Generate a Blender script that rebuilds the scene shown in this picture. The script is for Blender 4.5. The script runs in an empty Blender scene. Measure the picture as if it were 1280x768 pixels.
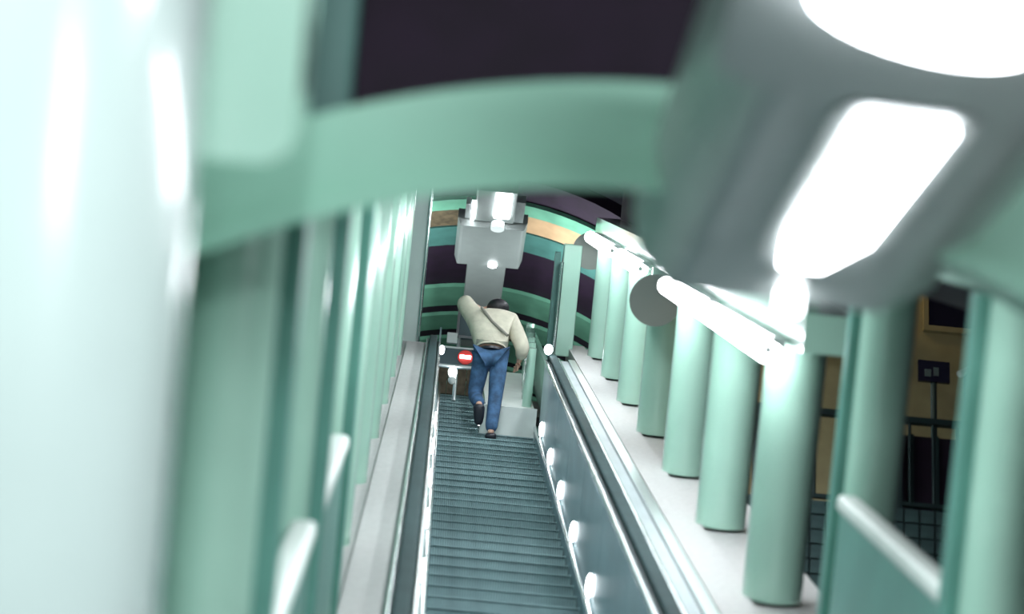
import bpy, bmesh, math, random
from mathutils import Vector, Matrix
random.seed(4)
PI = math.pi
S = bpy.context.scene
COL = S.collection

# ------------------------------------------------------------------ frames
INC = math.radians(30)                       # slope of the escalator
EYE = Vector((0, 0, 1.6))
AX = Vector((1, 0, 0))
AI = Vector((0, math.cos(INC), math.sin(INC)))      # up the slope
AN = Vector((0, -math.sin(INC), math.cos(INC)))     # square to the slope
def T(u, v, w): return EYE + AX*u + AI*v + AN*w
RI = Matrix((AX, AI, AN)).transposed()

# ------------------------------------------------------------------ camera
F = 3000.0
cd = bpy.data.cameras.new('camera'); cam = bpy.data.objects.new('camera', cd); COL.objects.link(cam)
cd.sensor_width = 36; cd.lens = 36*F/1280; cd.clip_start = 0.05; cd.clip_end = 300
ic = Vector((-70, 194, -F)).normalized()
e = Vector((0.095, 1, 0)); nc = (e - ic*e.dot(ic)).normalized()
xc = ic.cross(nc)
Mc = Matrix((xc, ic, nc)).transposed()
cam.matrix_world = Matrix.Translation(EYE) @ (RI @ Mc.transposed()).to_4x4()
cd.dof.use_dof = True; cd.dof.focus_distance = 25.0; cd.dof.aperture_fstop = 1.65
S.camera = cam

# ------------------------------------------------------------------ world, exposure
wd = bpy.data.worlds.new('world'); S.world = wd; wd.use_nodes = True
wd.node_tree.nodes['Background'].inputs[0].default_value = (0.30, 0.33, 0.42, 1)
wd.node_tree.nodes['Background'].inputs[1].default_value = 0.05
S.view_settings.view_transform = 'Standard'; S.view_settings.look = 'None'
S.view_settings.gamma = 1; S.view_settings.use_curve_mapping = False
S.view_settings.exposure = 0.08
LAMP = (0.90, 0.97, 1.0)

def area(name, loc, sx, sy, power, aim, color=LAMP):
    d = bpy.data.lights.new(name, 'AREA'); d.shape = 'RECTANGLE'; d.size = sx; d.size_y = sy
    d.energy = power; d.color = color
    o = bpy.data.objects.new(name, d); COL.objects.link(o); o.location = loc
    o.rotation_euler = (Vector(aim)-Vector(loc)).to_track_quat('-Z', 'Y').to_euler()
    return o
# unseen fill lights added to brighten the tunnel, halls and arch
for k in range(6):                           # added fill lights, out of view under the tunnel ceiling
    p_ = T(.55, 6.6+3.3*k, .02); area('tunnel_tube_light', p_, .5, 1.4, 48, p_-AN)
for k in range(2):                           # unseen uplights added to brighten the vault ribs
    p_ = T(.5, 27.6, -2.6) + Vector((-1.3+2.6*k, .6, 1.0)); area('upper_hall_light', p_, .6, .6, 60, p_+Vector((0, .6, 3)))
area('outer_hall_light', T(2.7, 17.6, -.2),   .8, .3, 9, T(3.0, 21, -1.8), (1, .9, .7))  # unseen light added for the falloff on the ochre wall
area('arch_side_light', T(-.24, 4.2, .30), .2, .2, 3.2, T(-.42, 4.9, -.15))  # small added light brightening the left end of the arch
area('hall_low_light', (2.7, 1.8, 2.6), .5, .5, 15, T(.8, 4.5, .2))  # added light from below to brighten the big near fixture
area('hall_tube_light', (1.3, 0.2, 3.05), 1.4, 0.16, 95, (0.3, 3.4, 2.2))  # added fill light above the frame, no fixture modelled
area('hall_tube_light', (-0.15, 0.35, 3.15), 0.14, 1.2, 40, (-0.6, 3.0, 3.0))  # second added fill light, towards the left side

# ------------------------------------------------------------------ materials
def mat(name, col, rough=0.5, metal=0.0, var=0.0, scale=6, coat=0.0, bump=0.0, col2=None, stretch=(1,1,1), cr=0.12):
    m = bpy.data.materials.new(name); m.use_nodes = True
    nt = m.node_tree; b = nt.nodes['Principled BSDF']
    b.inputs['Roughness'].default_value = rough; b.inputs['Metallic'].default_value = metal
    b.inputs['Coat Weight'].default_value = coat; b.inputs['Coat Roughness'].default_value = cr
    b.inputs['Base Color'].default_value = (*col, 1)
    tc = nt.nodes.new('ShaderNodeTexCoord'); mp = nt.nodes.new('ShaderNodeMapping')
    mp.inputs['Scale'].default_value = stretch
    nz = nt.nodes.new('ShaderNodeTexNoise'); nz.inputs['Scale'].default_value = scale; nz.inputs['Detail'].default_value = 5
    nt.links.new(tc.outputs['Object'], mp.inputs[0]); nt.links.new(mp.outputs[0], nz.inputs['Vector'])
    if var or col2:
        r = nt.nodes.new('ShaderNodeValToRGB')
        c2 = col2 or tuple(max(0, c*(1-var)) for c in col); c1 = col if col2 else tuple(min(1, c*(1+var)) for c in col)
        r.color_ramp.elements[0].position = .35; r.color_ramp.elements[1].position = .65
        r.color_ramp.elements[0].color = (*c2, 1); r.color_ramp.elements[1].color = (*c1, 1)
        nt.links.new(nz.outputs['Fac'], r.inputs[0]); nt.links.new(r.outputs[0], b.inputs['Base Color'])
    if bump:
        bp = nt.nodes.new('ShaderNodeBump'); bp.inputs['Strength'].default_value = bump; bp.inputs['Distance'].default_value = .01
        nt.links.new(nz.outputs['Fac'], bp.inputs['Height']); nt.links.new(bp.outputs[0], b.inputs['Normal'])
    return m
def glow(name, col, st):
    m = bpy.data.materials.new(name); m.use_nodes = True; b = m.node_tree.nodes['Principled BSDF']
    b.inputs['Base Color'].default_value = (.8, .8, .8, 1)
    b.inputs['Emission Color'].default_value = (*col, 1); b.inputs['Emission Strength'].default_value = st
    return m
M = {}
M['green']  = mat('mint_green_paint', (.38, .61, .50), .28, var=.05, scale=2, coat=1.0)
M['pale']   = mat('pale_mint_paint', (.54, .65, .62), .30, var=.04, scale=2, coat=1.0)
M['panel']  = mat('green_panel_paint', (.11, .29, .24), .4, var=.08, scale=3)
M['archgr'] = mat('arch_green_paint', (.22, .45, .34), .45, var=.06, scale=2)
M['ribgr']  = mat('leaf_green_enamel', (.15, .38, .26), .35, var=.12, scale=4)
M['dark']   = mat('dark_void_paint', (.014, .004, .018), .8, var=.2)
M['teal']   = mat('teal_paint', (.06, .17, .15), .5, var=.1)
M['deck']   = mat('brushed_deck_steel', (.32, .38, .39), .5, .15, var=.08, scale=14, stretch=(1, .15, 1))
M['stone']  = mat('pale_terrazzo', (.43, .43, .42), .6, var=.07, scale=30)
M['white']  = mat('white_enamel', (.72, .78, .74), .45, var=.04)
M['farfix'] = mat('far_satin_metal', (.24, .27, .26), .4, .3, var=.04)
M['drum']   = mat('dull_grey_metal', (.20, .22, .20), .6, .2)
M['steel']  = mat('brushed_steel', (.56, .60, .60), .30, .9, var=.06, scale=10, stretch=(8, 1, 8))
M['fixture']= mat('satin_grey_metal', (.50, .54, .53), .38, .35, var=.04, scale=3)
M['inner']  = mat('polished_balustrade_steel', (.30, .42, .45), .34, .7, var=.1, scale=3, stretch=(1, .4, 1))
M['chrome'] = mat('chrome_trim', (.75, .80, .80), .18, 1.0)
M['rubber'] = mat('black_rubber', (.035, .065, .068), .75, 0, var=.1)
M['rubber'].node_tree.nodes['Principled BSDF'].inputs['Specular IOR Level'].default_value = .12
M['comb']   = mat('comb_plate', (.35, .40, .38), .4, .6, var=.1)
M['brown']  = mat('brown_board', (.11, .085, .05), .6, var=.35, scale=12)
M['orange'] = mat('orange_panel', (.50, .33, .19), .5, var=.08)
M['ochre']  = mat('ochre_plaster', (.34, .30, .17), .8, var=.1, scale=4)
M['iron']   = mat('dark_iron', (.03, .055, .055), .5, .4)
M['tile']   = mat('slate_tile', (.06, .105, .105), .35, 0, var=.15, scale=9)
M['joint']  = mat('black_joint', (.015, .03, .03), .8)
M['glassdk']= mat('dark_window_glass', (.012, .012, .03), .15)
M['greydk'] = mat('sign_face', (.09, .13, .14), .35)
M['red']    = mat('sign_red', (.85, .07, .06), .4)
M['offw']   = mat('frosted_cap', (.65, .70, .68), .4)
M['sandfl'] = mat('hall_floor_stone', (.32, .33, .31), .5, var=.1, scale=20)
M['denim']  = mat('blue_denim', (.04, .10, .20), .85, var=.35, scale=14, bump=.4)
M['shirt']  = mat('beige_cotton', (.52, .50, .40), .85, var=.12, scale=9, bump=1.0)
M['skin']   = mat('skin', (.55, .33, .24), .55)
M['hair']   = mat('black_hair', (.012, .012, .015), .5, var=.3, scale=30, bump=.6)
M['shoe']   = mat('black_leather', (.012, .014, .022), .4)
M['strap']  = mat('grey_strap', (.22, .21, .18), .8)  # grey for the dark fold across the shirt's back
M['tube']   = glow('tube_glow', (.93, .95, 1.0), 22)
M['lens']   = glow('lens_glow', (.93, .95, 1.0), 26)
M['dot']    = glow('comb_lamp_glow', (.93, .97, 1.0), 14)
M['warm']   = glow('warm_glow', (1.0, .72, .34), 40)

# steps: dark ribbed metal
m = M['step'] = mat('ribbed_step_metal', (.19, .29, .30), .6, .1, var=.15, scale=5)
nt = m.node_tree; b = nt.nodes['Principled BSDF']
wv = nt.nodes.new('ShaderNodeTexWave'); wv.bands_direction = 'X'; wv.inputs['Scale'].default_value = 18
tc = nt.nodes.new('ShaderNodeTexCoord'); bp = nt.nodes.new('ShaderNodeBump'); bp.inputs['Strength'].default_value = .7; bp.inputs['Distance'].default_value = .006
nt.links.new(tc.outputs['Object'], wv.inputs['Vector']); nt.links.new(wv.outputs['Fac'], bp.inputs['Height']); nt.links.new(bp.outputs[0], b.inputs['Normal'])

# ------------------------------------------------------------------ mesh helpers
class MB:
    def __init__(s): s.v = []; s.f = []; s.smooth = []
    def add(s, vs, fs, sm=False):
        o = len(s.v); s.v += [Vector(p) for p in vs]; s.f += [tuple(i+o for i in f) for f in fs]; s.smooth += [sm]*len(fs); return s
    def box(s, x0, x1, y0, y1, z0, z1):
        vs = [(x, y, z) for x in (x0, x1) for y in (y0, y1) for z in (z0, z1)]
        return s.add(vs, [(0,1,3,2), (4,6,7,5), (0,4,5,1), (2,3,7,6), (0,2,6,4), (1,5,7,3)])
    def prism(s, pts, a0, a1, axis='y', sm=False):
        """closed profile; axis y: pts are (x,z); axis x: pts are (y,z); axis z: pts are (x,y)"""
        n = len(pts)
        mk = {'y': lambda p, a: (p[0], a, p[1]), 'x': lambda p, a: (a, p[0], p[1]), 'z': lambda p, a: (p[0], p[1], a)}[axis]
        vs = [mk(p, a0) for p in pts] + [mk(p, a1) for p in pts]
        o = len(s.f)
        s.add(vs, [(i, (i+1) % n, n+(i+1) % n, n+i) for i in range(n)], sm)
        s.add(vs[:n], [tuple(range(n-1, -1, -1))]); s.add(vs[n:], [tuple(range(n))])
        return s
    def cyl(s, p0, p1, r0, r1=None, n=16, sm=True):
        p0 = Vector(p0); p1 = Vector(p1); r1 = r0 if r1 is None else r1
        d = (p1-p0).normalized(); a = d.orthogonal().normalized(); c = d.cross(a)
        vs = []
        for p, r in ((p0, r0), (p1, r1)):
            vs += [p + (a*math.cos(2*PI*k/n)+c*math.sin(2*PI*k/n))*r for k in range(n)]
        s.add(vs, [(k, (k+1) % n, n+(k+1) % n, n+k) for k in range(n)], sm)
        s.add(vs[:n], [tuple(range(n-1, -1, -1))]); s.add(vs[n:], [tuple(range(n))]); return s
    def ell(s, c, r, n=14, k=8):
        vs = []; fs = []
        for j in range(1, k):
            t = PI*j/k
            for i in range(n):
                a = 2*PI*i/n; vs.append((c[0]+r[0]*math.sin(t)*math.cos(a), c[1]+r[1]*math.sin(t)*math.sin(a), c[2]+r[2]*math.cos(t)))
        top = len(vs); vs += [(c[0], c[1], c[2]+r[2]), (c[0], c[1], c[2]-r[2])]
        for j in range(k-2):
            for i in range(n): fs.append((j*n+i, (j+1)*n+i, (j+1)*n+(i+1) % n, j*n+(i+1) % n))
        for i in range(n):
            fs.append((top, i, (i+1) % n)); fs.append((top+1, (k-2)*n+(i+1) % n, (k-2)*n+i))
        return s.add(vs, fs, True)
    def mesh(s, name):
        me = bpy.data.meshes.new(name); me.from_pydata([tuple(v) for v in s.v], [], s.f)
        me.polygons.foreach_set('use_smooth', s.smooth)
        bm = bmesh.new(); bm.from_mesh(me); bmesh.ops.recalc_face_normals(bm, faces=bm.faces); bm.to_mesh(me); bm.free()
        return me
def arc(cx, cz, r, a0, a1, n):
    return [(cx+r*math.cos(a0+(a1-a0)*k/n), cz+r*math.sin(a0+(a1-a0)*k/n)) for k in range(n+1)]
def rrect(x0, x1, z0, z1, r, n=4):
    p = []
    for cx, cz, a in ((x1-r, z1-r, 0), (x0+r, z1-r, PI/2), (x0+r, z0+r, PI), (x1-r, z0+r, 3*PI/2)):
        p += arc(cx, cz, r, a, a+PI/2, n)
    return p
def frame(o, loc, f):
    o.matrix_world = Matrix.Translation(loc) @ (f.to_4x4() if f is not None else Matrix())
def part(name, mb, m, parent, bevel=0):
    me = mb.mesh(name); me.materials.append(M[m]); o = bpy.data.objects.new(name, me); COL.objects.link(o); o.parent = parent
    if bevel: bv = o.modifiers.new('bevel', 'BEVEL'); bv.width = bevel; bv.segments = 2; bv.limit_method = 'ANGLE'
    return o
def info(o, label, cat, group=None):
    o['label'] = label; o['category'] = cat
    if group: o['group'] = group
    return o
def thing(name, label, cat, loc, f=RI, group=None):
    o = bpy.data.objects.new(name, None); COL.objects.link(o); frame(o, loc, f); o.empty_display_size = .1
    return info(o, label, cat, group)
def single(name, mb, m, loc, label, cat, f=RI, group=None, bevel=0):
    o = part(name, mb, m, None, bevel); frame(o, loc, f); return info(o, label, cat, group)
def struct(name, mb, m, loc=EYE, f=RI):
    o = part(name, mb, m, None); frame(o, loc, f); o['kind'] = 'structure'; return o
def copy_thing(root, loc, label, group=None):
    r = root.copy(); COL.objects.link(r); r.location = loc; r['label'] = label
    if group: r['group'] = group
    for ch in [c for c in root.children]:
        c = ch.copy(); COL.objects.link(c); c.parent = r
        for g in [q for q in ch.children]:
            d = g.copy(); COL.objects.link(d); d.parent = c
    return r
ORD = ['first', 'second', 'third', 'fourth', 'fifth', 'sixth', 'seventh', 'eighth', 'ninth', 'tenth', 'eleventh', 'twelfth']

# ------------------------------------------------------------------ the setting
VE = 27.2                                     # where the sloping tunnel meets the upper hall
# lower hall floor (foot of the slope at v about 1.7)
struct('floor', MB().box(-3, 5, -3, 2.2, -.15, 0), 'sandfl', Vector((0, 0, 0)), None)
# upper hall floor: level with the top of the steps
ztop = T(0, 28.7, -2.85).z; ytop = T(0, 28.7, -2.85).y
struct('floor_upper', MB().box(-3, 5, ytop+.1, ytop+10, -.2, 0), 'sandfl', Vector((0, 0, ztop)), None)
# back walls of the two colonnades
struct('wall_left', MB().box(-1.02, -.82, 2.4, VE, -3.2, .35), 'panel')
struct('wall_right', MB().box(1.93, 2.06, 10.9, VE, -.58, .35), 'dark')
# tunnel ceiling, a shallow vault
pts = arc(.5, -2.35, 2.55, math.radians(48), math.radians(132), 20); pts2 = arc(.5, -2.35, 2.75, math.radians(132), math.radians(48), 20)
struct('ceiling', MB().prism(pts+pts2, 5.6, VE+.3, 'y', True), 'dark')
# dark sheet standing in for the unlit void beyond the arch head
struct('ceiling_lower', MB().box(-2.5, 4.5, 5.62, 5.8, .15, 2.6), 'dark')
# plinths carrying the columns
struct('trim_1', MB().box(1.46, 1.66, 2.0, VE, -2.6, -2.06).box(1.66, 2.1, 2.0, VE, -2.6, -2.09), 'stone')
struct('trim_2', MB().box(-.84, -.34, 2.0, VE, -2.9, -2.14), 'stone')
# long beam over the right-hand columns
struct('trim_3', MB().box(1.66, 1.92, 10.9, VE, -.76, -.58), 'green')
# header beam over the two nearest right-hand columns
struct('trim_4', MB().box(1.66, 1.94, 5.6, 10.9, -.27, -.02), 'green')
# outside hall to the right: ochre wall, dark side
oy = T(0, 21, 0).y
struct('wall_outer', MB().box(2.3, 7.5, 0, .2, -6, 6), 'ochre', Vector((0, oy, T(0, 21, -1.5).z)), None)

# ------------------------------------------------------------------ columns
def column_parts(root, h, r, green='green', flip=1):
    part('shaft', MB().cyl((0, 0, 0), (0, 0, h), r, n=28), green, root)
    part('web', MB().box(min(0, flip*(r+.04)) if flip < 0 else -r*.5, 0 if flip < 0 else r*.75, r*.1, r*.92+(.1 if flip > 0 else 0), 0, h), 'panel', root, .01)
rcol = [7.15 + 2.35*k for k in range(9)]
c0 = None
for k, v in enumerate(rcol):
    lab = f'{ORD[k]} mint green round column from the camera in the right-hand row'
    if c0 is None:
        c0 = thing('column', lab, 'column', T(1.75, v, -2.07), RI, 'columns of the right-hand row')
        part('shaft', MB().cyl((0, 0, 0), (0, 0, 1.80), .108, n=28), 'green', c0)
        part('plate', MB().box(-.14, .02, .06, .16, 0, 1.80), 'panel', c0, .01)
    elif k == 2:
        c0 = thing('column', lab, 'column', T(1.78, v, -2.07), RI, 'columns of the right-hand row')
        column_parts(c0, 1.31, .15)
    else:
        copy_thing(c0, T(1.78, v, -2.07), lab, 'columns of the right-hand row')
lcol = [5.55 + 2.4*k for k in range(9)]
c0 = None
FAR = None
for k, v in enumerate(lcol):
    lab = f'{ORD[k+1]} tall mint green round column from the camera along the left wall'
    if c0 is None:
        c0 = thing('column', lab, 'column', T(-.485, v, -2.15), RI, 'tall columns along the left wall')
        column_parts(c0, 2.28, .11, 'green', -1)
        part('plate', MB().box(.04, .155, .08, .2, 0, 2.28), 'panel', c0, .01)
    elif k == 3:
        FAR = thing('column', lab, 'column', T(-.53, v, -2.15), RI, 'tall columns along the left wall')
        column_parts(FAR, 2.28, .165, 'green', -1)
    elif k > 3:
        copy_thing(FAR, T(-.53, v, -2.15), lab, 'tall columns along the left wall')
    else:
        copy_thing(c0, T(-.485, v, -2.15), lab, 'tall columns along the left wall')
t = thing('column', 'very wide pale mint column filling the left edge, nearest the camera', 'column', T(-.75, 3.35, -1.93))
part('shaft', MB().cyl((0, 0, 0), (0, 0, 2.9), .39, n=48), 'pale', t)
t = thing('bracket', 'pale green rounded block at upper left between wide column and dark gap', 'bracket', T(-.43, 3.95, -.05))
part('block', MB().prism(rrect(-.17, .165, 0, 1.0, .06, 6), 0, .25, 'y', True), 'green', t)

# parapets between near columns with pale caps
def parapet(u, v0, v1, wtop, wbot, lab, side):
    t = thing('parapet', lab, 'parapet', T(u, (v0+v1)/2, wtop), RI)
    h = (v1-v0)/2
    part('panel', MB().box(-.03, .03, -h, h, wbot-wtop, -.05), 'panel', t)
    part('cap', MB().prism(rrect(-.045, .045, -.06, .01, .025), -h, h, 'y', True), 'white', t)
parapet(1.66, 7.3, 9.3, -1.2, -2.09, 'green parapet with pale cap between the two nearest right-hand columns', 1)
parapet(-.38, 5.85, 7.77, -1.25, -2.14, 'green parapet with pale cap low on the left, nearest the camera', -1)
parapet(-.38, 8.2, 10.15, -1.25, -2.14, 'green parapet with pale cap on the left, between the more distant columns', -1)

# ------------------------------------------------------------------ escalator
U0, U1 = .07, 1.08; W = -2.85
org = T(0, 0, W)
esc = thing('escalator', 'long steel escalator with dark ribbed steps climbing between the colonnades', 'escalator', T(.575, 1.9, W))
def L(u, v, w): return (u-.575, v-1.9, w-W)
# step profile in slope coordinates: nosing at origin, riser below-front, tread behind
c30, s30 = math.cos(INC), math.sin(INC)
def w2i(y, z): return (y*c30+z*s30, -y*s30+z*c30)
def step_mesh(wd):
    prof = [(0, 0), (.346, 0), (.346, -.06), (.03, -.2)]
    prof = [(0, 0), (.35, 0), (.35, -.04), (.06, -.22)] + [(.05-.012*k, -.21+.04*k) for k in range(4)] + [(.004, -.02)]
    pr = [w2i(y, z) for y, z in prof]
    mb = MB().prism(pr, -wd/2, wd/2, 'x')
    # raised nosing strip
    mb.prism([w2i(y, z) for y, z in ((-.012, .0), (.03, .003), (.03, -.012), (-.012, -.012))], -wd/2, wd/2, 'x')
    me = mb.mesh('step'); me.materials.append(M['step']); return me
me = step_mesh(U1-U0-.012)
k = 0; v = 2.1
while v < 24.55:
    o = bpy.data.objects.new('step', me); COL.objects.link(o); o.parent = esc; o.location = L(.575, v, W); v += .4
me2 = step_mesh(.44)
while v < 28.4:
    o = bpy.data.objects.new('step', me2); COL.objects.link(o); o.parent = esc; o.location = L(.29, v, W); v += .4
part('truss_cover', MB().box(L(U0-.2,0,0)[0], L(U1+.2,0,0)[0], 0, 26.7, -.5, -.27), 'joint', esc)
# skirts, inner panels, handrails, decks
for side, u, s in (('left', U0, -1), ('right', U1, 1)):
    vend = 28.5 if side == 'left' else 24.7
    def bx(ua, ub, v0, v1, wa, wb):
        a = L(min(u+s*ua, u+s*ub), v0, wa); c = L(max(u+s*ua, u+s*ub), v1, wb)
        return (a[0], c[0], a[1], c[1], a[2], c[2])
    part('skirt', MB().box(*bx(0, .05, 1.9, vend, -3.0, -2.77)), 'inner', esc)
    # rounded chrome ledge above the skirt
    x = L(u+s*.012, 0, 0)[0]
    part('skirt_trim', MB().cyl((x, 0, -2.765-W), (x, vend-1.9, -2.765-W), .024), 'chrome', esc)
    v = 1.95
    while v < vend-.3:
        v1 = min(v+2.13, vend)
        part('balustrade_panel', MB().box(*bx(.04, .06, v, v1-.02, -2.77, -2.09)), 'inner', esc)
        v = v1
    part('inner_deck', MB().box(*bx(.05, .185, 1.9, 25.0, -2.13, -2.085)), 'deck', esc)
    x = L(u+s*.06, 0, 0)[0]; ve = 26.0 if side == 'left' else 24.9
    part('rail_trim', MB().cyl((x, 0, -2.08-W), (x, ve-1.9, -2.08-W), .022), 'chrome', esc)
    # handrail: rubber with a rounded newel end at the crest
    x = L(u+s*.12, 0, 0)[0]; rc = .16
    prof = rrect(-.042, .042, -.02, .022, .016)
    path = [(0, -2.02-W)] + [(ve-1.9+rc*math.sin(a), -2.02-W-rc+rc*math.cos(a)) for a in [PI*j/10 for j in range(11)]]
    nv = len(prof); vs = []
    for j, (py, pz) in enumerate(path):
        if j == 0 or j == 1: d = 0.0
        else: d = PI*(j-1)/10
        for a, c in prof: vs.append((x+a, py+c*math.sin(d), pz+c*math.cos(d)))
    fs = [(j*nv+q, j*nv+(q+1) % nv, (j+1)*nv+(q+1) % nv, (j+1)*nv+q) for j in range(len(path)-1) for q in range(nv)]
    part('handrail', MB().add(vs, fs, True), 'rubber', esc)
    if side == 'right':
        part('outer_trim', MB().cyl((x+.065, 0, -2.05-W), (x+.065, ve-1.9, -2.05-W), .018), 'chrome', esc)
        part('deck', MB().box(*bx(.19, .30, 1.9, 25.2, -2.2, -2.085)), 'deck', esc)
        part('deck', MB().box(*bx(.305, .375, 1.9, 25.2, -2.2, -2.065)), 'steel', esc)
    else:
        part('outer_trim', MB().cyl((x-.06, 0, -2.05-W), (x-.06, ve-1.9, -2.05-W), .014), 'chrome', esc)
        part('deck', MB().box(*bx(.18, .405, 1.9, 26.2, -2.2, -2.105)), 'stone', esc)
# skirt lamps, small lit domes on the inner panels
for v in [15.1-2.15*3, 15.1-2.15*2, 15.1-2.15, 15.1, 17.27, 19.42, 21.57, 23.72]:
    for u, s in ((U1+.04, -1), (U0-.04, 1)):
        a = L(u, v, -2.66)
        lm = part('lamp_base', MB().cyl((a[0], a[1], a[2]), (a[0]+s*.006, a[1], a[2]), .08), 'inner', esc)
        part('lamp_dome', MB().ell((a[0]+s*.015, a[1], a[2]), (.024 if s < 0 else .012, .035, .078)), 'dot', lm)
a = L(U1+.06, 24.6, -1.93); part('newel_lamp', MB().ell(a, (.045, .045, .055)), 'dot', esc)  # small glowing ellipsoid at the end of each handrail
a = L(U0-.02, 25.6, -2.12); part('newel_lamp', MB().ell(a, (.03, .04, .05)), 'dot', esc)

# upper flight's side deck beside the narrow steps
sd = thing('side_deck', 'white sloping side deck right of the narrow upper steps', 'deck', T(.53, 24.75, W))
part('deck_body', MB().box(0, .54, 0, 4.2, -.1, .26), 'white', sd, .01)
part('edge_trim', MB().cyl((-.0, 0, .29), (-.0, 4.2, .29), .022), 'chrome', sd)
for j in range(4):
    part('lamp_dome', MB().ell((-.025, .15+j*.75, .08+.03*j), (.022, .04, .045)), 'dot', sd)
part('front_plate', MB().box(-.02, .56, -.03, .0, -.1, .28), 'white', sd)
for j in range(6):
    o = single('post', MB().cyl((0, 0, 0), (0, 0, .62), .05 , n=14), 'green', T(.99+.02*j, 25.1+.75*j, -2.59+.0),
           f'{ORD[j]} slim green post beyond the walker, right of the upper steps', 'post', RI, 'slim posts beside the upper steps')
single('side_wall', MB().box(0, .05, 0, 4.6, 0, .5), 'green', T(1.14, 24.9, -2.62), 'low green wall panel behind the slim posts beside the upper steps', 'wall panel')

# brown board closing the top of the narrow flight
bw = thing('hoarding', 'dark brown hoarding standing at the head of the upper steps', 'hoarding', T(.28, 28.75, W-.05), None)
for j in range(4):
    part('board', MB().box(-.24+.115*j, -.13+.115*j, 0, .03, 0, .55), 'brown', bw)
part('end_post', MB().cyl((.27, -.02, 0), (.27, -.02, .62), .028), 'steel', bw)
part('end_panel', MB().box(.31, .41, -.03, 0, 0, .62), 'white', bw)

# ------------------------------------------------------------------ no-entry sign post
sp = thing('sign_post', 'small post with sign boxes and red no entry disc at the escalator head', 'sign', T(.24, 27.3, -2.72), None)
part('post', MB().cyl((0, .04, -.1), (0, .04, .85), .022), 'steel', sp)
sb = part('sign_box', MB().box(-.21, .19, -.05, .03, .30, .52), 'greydk', sp)
part('sign_frame', MB().box(-.225, .205, -.06, -.04, .285, .305).box(-.225, .205, -.06, -.04, .515, .535).box(-.225, -.205, -.06, -.04, .285, .535).box(.185, .205, -.06, -.04, .285, .535), 'offw', sb)
ds = part('no_entry_disc', MB().cyl((.09, -.052, .41), (.09, -.07, .41), .088, n=24), 'red', sb); ds['label'] = 'red no entry disc'
part('white_bar', MB().box(.03, .15, -.078, -.07, .393, .427), 'lens', sb)
part('lamp', MB().ell((-.04, -.02, .23), (.05, .05, .065)), 'dot', sp)
part('lamp_cap', MB().ell((-.04, -.02, .13), (.045, .045, .05)), 'offw', sp)
part('small_plate', MB().box(-.14, -.02, -.02, .02, .60, .73), 'offw', sp)
sb2 = part('upper_box', MB().box(-.02, .30, .0, .08, .70, 1.08), 'greydk', sp)
part('sign_frame', MB().box(-.04, .32, -.012, .0, .68, .71).box(-.04, .32, -.012, .0, 1.07, 1.10).box(-.04, -.01, -.012, .0, .68, 1.1).box(.29, .32, -.012, .0, .68, 1.1), 'steel', sb2)

# ------------------------------------------------------------------ tunnel-end jambs
t = thing('jamb', 'pale steel edged jamb at the left end of the tunnel', 'jamb', T(-.3, VE-.6, -2.15))
part('plate', MB().box(-.16, .06, 0, .3, 0, 2.4), 'pale', t, .01); part('edge', MB().cyl((.075, 0, 0), (.075, 0, 2.3), .02), 'chrome', t)
t = thing('jamb', 'green jamb with bright steel edge at the right end of the tunnel', 'jamb', T(1.3, VE-.6, -2.15))
part('plate', MB().box(0, .2, 0, .3, 0, 1.25), 'green', t, .01); part('edge', MB().cyl((-.01, -.02, -.1), (-.01, -.02, 1.05), .022), 'chrome', t)
part('web', MB().box(-.09, -.03, .05, .2, -.1, 1.15), 'teal', t)

# ------------------------------------------------------------------ upper hall vault and ribs (level, so world axes)
zc = EYE.z + 11.05
pts = arc(.5, 0, 3.05, math.radians(20), math.radians(160), 36); pts2 = arc(.5, 0, 3.2, math.radians(160), math.radians(20), 36)
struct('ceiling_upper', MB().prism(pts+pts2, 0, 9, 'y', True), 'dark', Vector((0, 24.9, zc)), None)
def rib(y0, y1, r0, m, lab, r1=3.04):
    p = arc(.5, 0, 2.99, math.radians(25), math.radians(155), 40); q = arc(.5, 0, r1, math.radians(155), math.radians(25), 40)
    single('vault_rib', MB().prism(p+q, 0, y1-y0, 'y', True), m, Vector((0, y0, zc)), lab, 'rib', None, 'ribs of the upper vault')
rib(25.40, 25.66, 2.80, 'ribgr', 'foremost green rib of the upper vault, above the lit fixture')
rib(26.10, 26.58, 2.74, 'teal', 'dark teal rib of the upper vault below the orange panel')
rib(27.75, 28.30, 2.70, 'ribgr', 'broad green rib just below the dark gap in the upper vault')
rib(28.58, 29.02, 2.70, 'ribgr', 'narrow green rib second below the dark gap in the upper vault')
rib(29.30, 29.85, 2.70, 'ribgr', 'green rib third below the dark gap, beside the sign boxes')
rib(30.10, 30.60, 2.70, 'ribgr', 'green rib fourth below the dark gap, low behind the walker')
rib(30.80, 31.6, 2.70, 'ribgr', 'lowest visible green rib of the upper vault')
vs_ = thing('vault_soffit', 'band between the foremost vault ribs with orange and dull brown panels', 'ceiling band', Vector((0, 25.68, zc)), None)
def arcpanel(a0, a1, m, lab):
    p = arc(.5, 0, 3.0, math.radians(a0), math.radians(a1), 10); q = arc(.5, 0, 3.045, math.radians(a1), math.radians(a0), 10)
    part('panel', MB().prism(p+q, 0, .40, 'y', True), m, vs_)['label'] = lab
arcpanel(62, 84, 'orange', 'orange panel')
arcpanel(92, 125, 'brown', 'dull brown panel')
struct('wall_end', MB().box(-3, 4.5, 0, .2, -2, 3.2), 'ribgr', Vector((0, 32.5, zc)), None)

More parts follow.
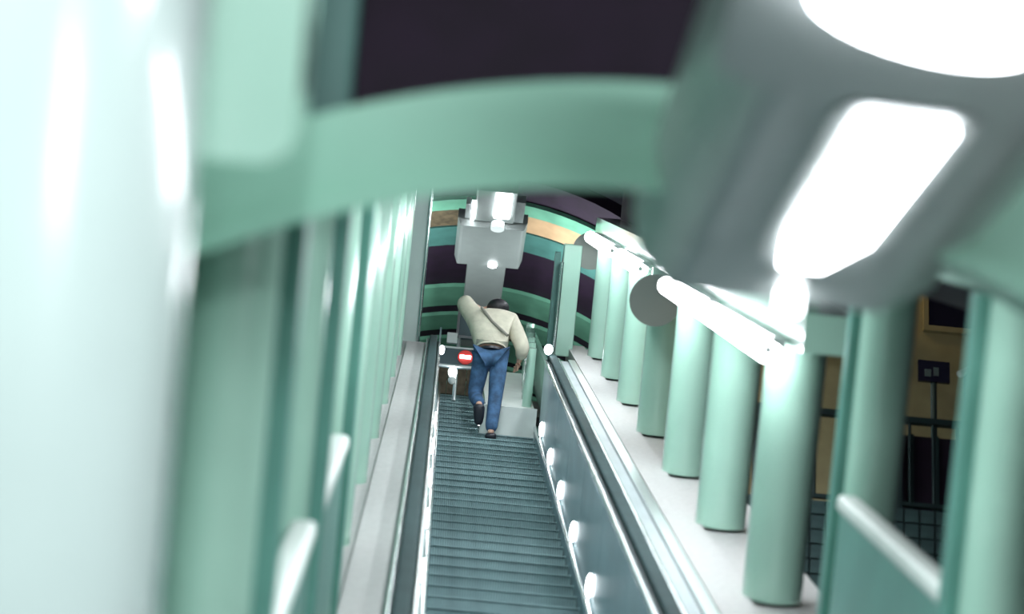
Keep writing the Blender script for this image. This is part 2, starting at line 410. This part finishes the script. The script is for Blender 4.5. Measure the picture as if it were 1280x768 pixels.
# ------------------------------------------------------------------ far light fixture on the ceiling spine
ft = thing('ceiling_fixture', 'distant grey ceiling fixture with lit lens above the walker', 'ceiling light', Vector((.52, 24.6, EYE.z+13.72)), None)
part('lens_housing', MB().prism([(-.23, .0), (.25, .0), (.25, .2), (-.23, .2)], 0, .75, 'y'), 'farfix', ft, .02)
part('lens', MB().prism(rrect(-.0, .19, -.03, .01, .018), .02, .60, 'y', True), 'lens', ft)
part('side_strip', MB().box(-.27, -.235, .35, .72, -.02, .05), 'dot', ft)
part('wing', MB().box(.25, .36, .25, .75, .02, .12), 'steel', ft)
part('wing', MB().box(-.34, -.28, .4, .75, .02, .12), 'steel', ft)
part('knob', MB().cyl((.06, .70, -.12), (.06, .70, -.04), .082, n=24), 'offw', ft)
part('tray', MB().prism([(-.42, .05), (-.38, -.07), (.38, -.07), (.42, .05), (.42, .16), (-.42, .16)], .78, 1.78, 'y'), 'farfix', ft, .03)
part('spot_lens', MB().cyl((.06, 1.72, -.095), (.06, 1.72, -.06), .055), 'dot', ft)  # bright highlight on the tray, put in as a glowing disc
part('duct', MB().box(-.25, .23, 1.78, 4.2, -.05, .12), 'farfix', ft, .015)

# ------------------------------------------------------------------ near big fixture, upper right
# axis falls away from the camera at about thirteen degrees of elevation
dirc = Vector((-126, -670, -F)).normalized()
Rcw = cam.matrix_world.to_3x3()
ax = (Rcw @ dirc).normalized()
rt = (Rcw @ Vector((1, -.12, 0))); rt = (rt - ax*rt.dot(ax)).normalized(); up = rt.cross(ax)
FF = Matrix((rt, ax, up)).transposed()
def pix(x, y, d): return EYE + Rcw @ (Vector(((x-640)/F, -(y-384)/F, -1))*d)
start = pix(1118, 85, 3.85)
nf = thing('ceiling_fixture', 'large blurred grey metal light fixture with bright lens, nearest the camera at upper right', 'ceiling light', start, FF)
prof = [(-.30, .12), (-.275, .03), (-.20, -.04), (.26, -.04), (.38, .03), (.41, .12), (.41, .19), (-.30, .19)]
part('housing', MB().prism(prof, 0, 1.50, 'y'), 'fixture', nf, .03)
part('lens', MB().prism([(-.03, .10), (.125, .10), (.125, .86), (.07, 1.10), (-.01, 1.10), (-.03, .9)], -.062, -.035, 'z'), 'lens', nf, .03)
part('lens_rim', MB().prism(rrect(-.07, .165, .06, 1.16, .05), -.052, -.038, 'z'), 'fixture', nf)
part('knob', MB().cyl((.055, 1.42, -.08), (.055, 1.42, -.04), .025, n=20), 'dot', nf)  # glows to give the knob its bright highlight
part('tray', MB().prism(rrect(-.30, .45, -.62, .0, .12, 6), -.06, .16, 'z', True), 'fixture', nf, .02)
part('tray_lens', MB().prism([(.17*math.cos(a)-.04, -.46+.13*math.sin(a)+.07*math.cos(a)) for a in [2*PI*j/28 for j in range(28)]], -.09, -.055, 'z', True), 'lens', nf)
for x in (-.2, .2): part('hanger', MB().cyl((x, -.2, .1), (x, -.2, .8), .02), 'steel', nf)

# ------------------------------------------------------------------ tube lamps along the right-hand beam
tl = None
for k, (v0, v1) in enumerate(((22.7, 26.4), (19.2, 21.6), (14.2, 16.8), (11.3, 13.9))):
    lab = ['lit tube lamp under the right-hand beam, farthest and smallest', 'lit tube lamp under the right-hand beam, second smallest',
           'long lit tube lamp under the beam, upper half of the big bright streak', 'long lit tube lamp under the beam, lower half of the big bright streak'][k]
    t = thing('tube_lamp', lab, 'lamp', T(1.56, v0, -.79), RI, 'tube lamps under the right-hand beam')
    h = v1-v0
    part('reflector', MB().prism([(-.02, .06), (.08, .06), (.08, -.0), (.055, .02)], 0, h, 'y'), 'fixture', t)
    part('tube', MB().cyl((0, .04, 0), (0, h-.04, 0), .066, n=14), 'tube', t)
    part('end_cap', MB().cyl((0, -.01, 0), (0, .04, 0), .02), 'offw', t)
    part('end_cap', MB().cyl((0, h-.04, 0), (0, h, 0), .05), 'offw', t)
for k, (u, v, w, r) in enumerate(((1.62, 18.4, -.98, .19), (1.60, 26.8, -.95, .20))):
    lab = ['round grey loudspeaker drum hanging below the beam, left of the bright streak', 'round grey drum under the far end of the beam'][k]
    t = thing('drum', lab, 'loudspeaker', T(u, v, w), RI)
    part('drum_body', MB().cyl((0, -.15, 0), (0, .35, 0), r, r*.8, n=28), 'drum', t)  # round housing belonging to the row of lamps
    part('drum_rim', MB().cyl((0, -.17, 0), (0, -.14, 0), r*1.05, n=28), 'drum', t)
    part('bracket', MB().box(.0, .2, .0, .1, r*.6, r*.6+.06), 'fixture', t)

# clerestory posts over the beam and a little round lamp
for k, v in enumerate(rcol[2:7]):
    single('clerestory_post', MB().box(-.06, .06, -.06, .06, 0, .38), 'archgr', T(1.80, v, -.58), f'{ORD[k]} short green post standing on the beam above the right-hand columns', 'post', RI, 'short posts on the beam')
t = thing('wall_lamp', 'small round pale lamp in the dark left of the near fixture', 'lamp', T(.78, 9.4, -.22), RI)
part('globe', MB().ell((0, 0, 0), (.04, .04, .04)), 'offw', t); part('stem', MB().cyl((0, .03, 0), (0, .1, .25), .012), 'iron', t)

# ------------------------------------------------------------------ portal arch near the camera
cu, cw, R = .42, -2.12, 2.09
a0, a1 = math.radians(42), math.radians(126)
p = arc(cu, cw, R, a0, a1, 48)
q = [(cu+.06+(R+.21)*math.cos(a), cw+(R+.21)*math.sin(a)) for a in [a1+(a0-a1)*k/48 for k in range(49)]]
pa = thing('portal_arch', 'broad blurred green arch spanning the view in front of the dark ceiling', 'arch', T(0, 4.85, 0), RI)
part('web', MB().prism(p+q, 0, .5, 'y', True), 'archgr', pa)
p2 = arc(cu, cw, R-.012, a0, a1, 48); q2 = arc(cu, cw, R+.03, a1, a0, 48)
part('flange', MB().prism(p2+q2, -.02, .55, 'y', True), 'archgr', pa)
single('box_duct', MB().box(-.085, .065, .2, .3, -.22, .6), 'teal', T(-.31, 5.2, .16), 'teal box duct rising above the left end of the arch', 'duct', RI, None, .01)

# ------------------------------------------------------------------ outside to the right: railing, tiled wall, signs
Y17 = T(0, 17, -1.6)
rl = thing('railing', 'dark iron railing seen between the near right-hand columns', 'railing', Vector((2.3, Y17.y, Y17.z)), None)
part('top_rail', MB().box(0, 2.6, -.025, .025, -.02, .025), 'iron', rl)
part('bottom_rail', MB().box(0, 2.6, -.015, .015, -.66, -.63), 'iron', rl)
for k in range(15):
    x = .09+.17*k
    part('baluster', MB().cyl((x, 0, -.65), (x, 0, 0), .012, n=8), 'iron', rl)
for x in (.02, 1.02, 2.5): part('post', MB().box(x-.03, x+.03, -.03, .03, -.72, .0), 'iron', rl)
gate = thing('gate', 'low dark gate with closed dark sheet behind the right-hand railing', 'gate', Vector((3.2, Y17.y+.12, Y17.z)), None)
part('sheet', MB().box(0, 1.4, 0, .03, -.7, -.06), 'dark', gate)
for k in range(8): part('rib', MB().box(.04+.18*k, .08+.18*k, -.03, .0, -.68, -.06), 'iron', gate)
# tiled wall below the railing: each tile a brick of its own
struct('floor_outer', MB().box(2.2, 7.4, .1, oy-Y17.y, -.15, 0), 'tile', Vector((0, Y17.y, Y17.z-.72)), None)
tw = struct('wall_tiled', MB().box(0, 2.8, .02, .2, -1.5, -.0), 'joint', Vector((2.25, Y17.y-.05, Y17.z-.69)), None)
tm = MB().box(-.048, .048, 0, .03, -.048, .048).mesh('tile'); tm.materials.append(M['tile'])
for i in range(22):
    for j in range(12):
        o = bpy.data.objects.new('tile', tm); COL.objects.link(o); o.parent = tw
        o.location = (.06+.11*i, -.004+random.uniform(-.003, .003), -.06-.11*j)
s2 = thing('sign_board', 'small dark board on a post in front of the ochre wall', 'sign', Vector((3.9, T(0,19.5,0).y, T(0,19.5,-2.3).z)), None)
part('post', MB().cyl((0, 0, -1.95), (0, 0, .38), .025), 'iron', s2); part('board', MB().box(-.13, .12, -.04, -.01, .32, .50), 'glassdk', s2)
part('letter_strip', MB().box(-.08, -.03, -.05, -.04, .36, .42).box(-.01, .03, -.05, -.04, .37, .44), 'greydk', s2)
wi = thing('window_1', '', '', Vector((4.45, oy-.02, T(0, 21, -1.24).z)), None); del wi['label']; del wi['category']; wi['kind'] = 'structure'
part('pane', MB().box(-.3, .35, -.01, .02, -.2, .42), 'glassdk', wi)
part('window_frame', MB().box(-.34, -.3, -.03, .02, -.25, .45).box(-.3, .35, -.03, .02, -.25, -.2).box(.1, .13, -.03, .02, -.2, .42), 'ochre', wi)
t = thing('stair_rail', 'pale slanting stair handrail behind the dark gate', 'handrail', Vector((3.83, T(0,18.2,0).y, T(0,18.2,-1.69).z)), None)
part('rail', MB().cyl((0, 0, 0), (.55, .2, .42), .025), 'white', t)
part('post', MB().cyl((.05, .02, -1.3), (.05, .02, .03), .018), 'iron', t); part('post', MB().cyl((.5, .18, -1.3), (.5, .18, .37), .018), 'iron', t)
t = single('stair_soffit', MB().prism([(0, 0), (.5, .55), (.5, .70), (.0, .12)], 0, oy-T(0,19.8,0).y, 'y'), 'stone', Vector((3.12, T(0,19.8,0).y, T(0,19.8,-1.25).z)), 'underside of a stair flight against the ochre wall', 'stair', None)
t = thing('wall_light', 'warm wall light on the ochre wall behind the columns', 'lamp', Vector((3.02, oy-.5, T(0, 21, -.5).z)), None)  # hidden globe added to light the outer wall
part('globe', MB().ell((0, 0, 0), (.10, .10, .10)), 'warm', t); part('bracket', MB().cyl((0, 0, 0), (0, .5, 0), .02), 'iron', t)

# ------------------------------------------------------------------ the walker
def skin_mesh(name, verts, edges, radii, m, parent, root=0, sub=2):
    me = bpy.data.meshes.new(name+'_skeleton'); me.from_pydata(verts, edges, [])
    o = bpy.data.objects.new('tmp', me); COL.objects.link(o)
    o.modifiers.new('skin', 'SKIN')
    sv = me.skin_vertices[0].data if me.skin_vertices else None
    if sv is None:
        bm = bmesh.new(); bm.from_mesh(me); bm.verts.layers.skin.verify(); bm.to_mesh(me); bm.free(); sv = me.skin_vertices[0].data
    for i, r in enumerate(radii):
        sv[i].radius = r if isinstance(r, tuple) else (r, r)
        sv[i].use_root = (i == root)
    s = o.modifiers.new('sub', 'SUBSURF'); s.levels = sub; s.render_levels = sub
    dg = bpy.context.evaluated_depsgraph_get(); dg.update()
    ev = bpy.data.meshes.new_from_object(o.evaluated_get(dg)); ev.name = name
    for p in ev.polygons: p.use_smooth = True
    ev.materials.clear(); ev.materials.append(M[m])
    bpy.data.objects.remove(o)
    r = bpy.data.objects.new(name, ev); COL.objects.link(r); r.parent = parent
    return r
# nearest step tread: last full-width nosing
kn = int((24.3-2.1)/.4); vn = 2.1+.4*kn
base = T(.62, vn, W) + Vector((0, .13, .004))
pr = thing('person', 'person in beige shirt and blue jeans climbing the escalator, back turned, one arm raised', 'person', base, None)
J = dict(pel=(-.06, .06, 1.04), spine=(-.06, .09, 1.22), chest=(-.06, .17, 1.43), neck=(-.06, .27, 1.57), head0=(-.06, .34, 1.60), head1=(-.06, .44, 1.63),
         hr=(.03, .06, .98), kr=(.02, .07, .53), ar=(0, -.02, .12), tr=(.01, .07, .06),
         hl=(-.15, .07, .98), kl=(-.19, .22, .62), al=(-.14, -.02, .42), tl=(-.13, .01, .35),
         sr=(.13, .20, 1.49), er=(.27, .14, 1.17), wr=(.24, .34, 1.09), sl=(-.25, .20, 1.50), el=(-.41, .26, 1.72), wl=(-.20, .38, 1.70))
def sk(keys, edges, name, m, radii, extra=None, root=0, sub=2):
    idx = {k: i for i, k in enumerate(keys)}
    return skin_mesh(name, [J[k] for k in keys], [(idx[a], idx[b]) for a, b in edges], radii, m, pr, root, sub)
bk = ['pel', 'spine', 'chest', 'neck', 'head0', 'head1', 'hr', 'kr', 'ar', 'tr', 'hl', 'kl', 'al', 'tl', 'sr', 'er', 'wr', 'sl', 'el', 'wl']
be = [('pel','spine'),('spine','chest'),('chest','neck'),('neck','head0'),('head0','head1'),('pel','hr'),('hr','kr'),('kr','ar'),('ar','tr'),
      ('pel','hl'),('hl','kl'),('kl','al'),('al','tl'),('chest','sr'),('sr','er'),('er','wr'),('chest','sl'),('sl','el'),('el','wl')]
sk(bk, be, 'body', 'skin', [.12,.11,.13,.055,.085,.085,.085,.05,.035,.03,.085,.05,.035,.03,.055,.042,.028,.055,.042,.028])
# jeans
jk = ['pel', 'hr', 'kr', 'ar', 'hl', 'kl', 'al']
sk(jk, [('pel','hr'),('hr','kr'),('kr','ar'),('pel','hl'),('hl','kl'),('kl','al')], 'jeans', 'denim', [(.155,.125),(.105,.11),.078,.068,(.105,.11),.08,.066])
# shirt, baggy
J['hem'] = (-.06, .055, 1.09)
shk = ['spine', 'hem', 'chest', 'neck', 'sr', 'er', 'wr', 'sl', 'el', 'wl']
J['wr'] = (.25, .28, 1.12); J['wl'] = (-.27, .34, 1.70)
sk(shk, [('spine','hem'),('spine','chest'),('chest','neck'),('chest','sr'),('sr','er'),('er','wr'),('chest','sl'),('sl','el'),('el','wl')], 'shirt', 'shirt',
   [(.18,.15),(.165,.135),(.19,.15),.075,.115,.085,.055,.12,.10,.065])
part('belt', MB().cyl((-.06, .06, 1.035), (-.06, .06, 1.06), .15, .15, n=24), 'shoe', pr)
# hair, head bowed forward
hr = part('hair', MB().ell((-.02, .36, 1.72), (.12, .125, .095), 20, 12), 'hair', pr)
for sx in (-1, 1): part('ear', MB().ell((-.04+sx*.11, .42, 1.66), (.015, .03, .035)), 'skin', pr)
part('nose', MB().ell((-.05, .53, 1.60), (.018, .03, .025)), 'skin', pr)
# hands with fingers
def hand(c, fwd, side, name='hand'):
    c = Vector(c); fwd = Vector(fwd).normalized(); side = Vector(side); side = (side-fwd*side.dot(fwd)).normalized(); nrm = fwd.cross(side)
    vs = [c, c+fwd*.05]; ed = [(0, 1)]; rad = [(.026, .018), (.034, .016)]
    for q, (off, ln) in enumerate(((-.030, .062), (-.010, .075), (.010, .07), (.030, .055))):
        a = len(vs); b0 = c+fwd*.085+side*off
        vs += [b0, b0+fwd*ln*.5-nrm*.01, b0+fwd*ln*.9-nrm*.03]; ed += [(1, a), (a, a+1), (a+1, a+2)]; rad += [.0095, .0085, .007]
    a = len(vs); vs += [c+fwd*.03-side*.04, c+fwd*.065-side*.065]; ed += [(0, a), (a, a+1)]; rad += [.012, .009]
    skin_mesh(name, [tuple(v) for v in vs], ed, rad, 'skin', pr, 0, 1)
hand((.24, .33, 1.09), (-.1, 1, -.2), (0, 0, 1))
hand((-.22, .37, 1.70), (1, .1, .1), (0, .2, 1))
# shoes
def shoe(ank, toe, mname='shoe'):
    a = Vector(ank); t = Vector(toe); heel = a + (a-t).normalized()*.03*0 + Vector((0, 0, 0))
    skin_mesh('shoe', [tuple(a), tuple(a+(t-a)*.15+Vector((0, 0, -.03))), tuple(t), tuple(t+(t-a).normalized()*.06)], [(0,1),(1,2),(2,3)],
              [(.062,.06), (.066,.058), (.055,.045), (.035,.03)], 'shoe', pr, 0, 2)
shoe((0, -.03, .115), (.02, .12, .055))
shoe((-.14, -.03, .42), (-.13, .04, .27))
part('shoulder_strap', MB().cyl((-.20, .06, 1.56), (-.08, .0, 1.38), .016, n=8).cyl((-.08, .0, 1.38), (.09, -.07, 1.20), .016, n=8), 'strap', pr)  # darker fold line of the shirt, put in as a thin grey tube
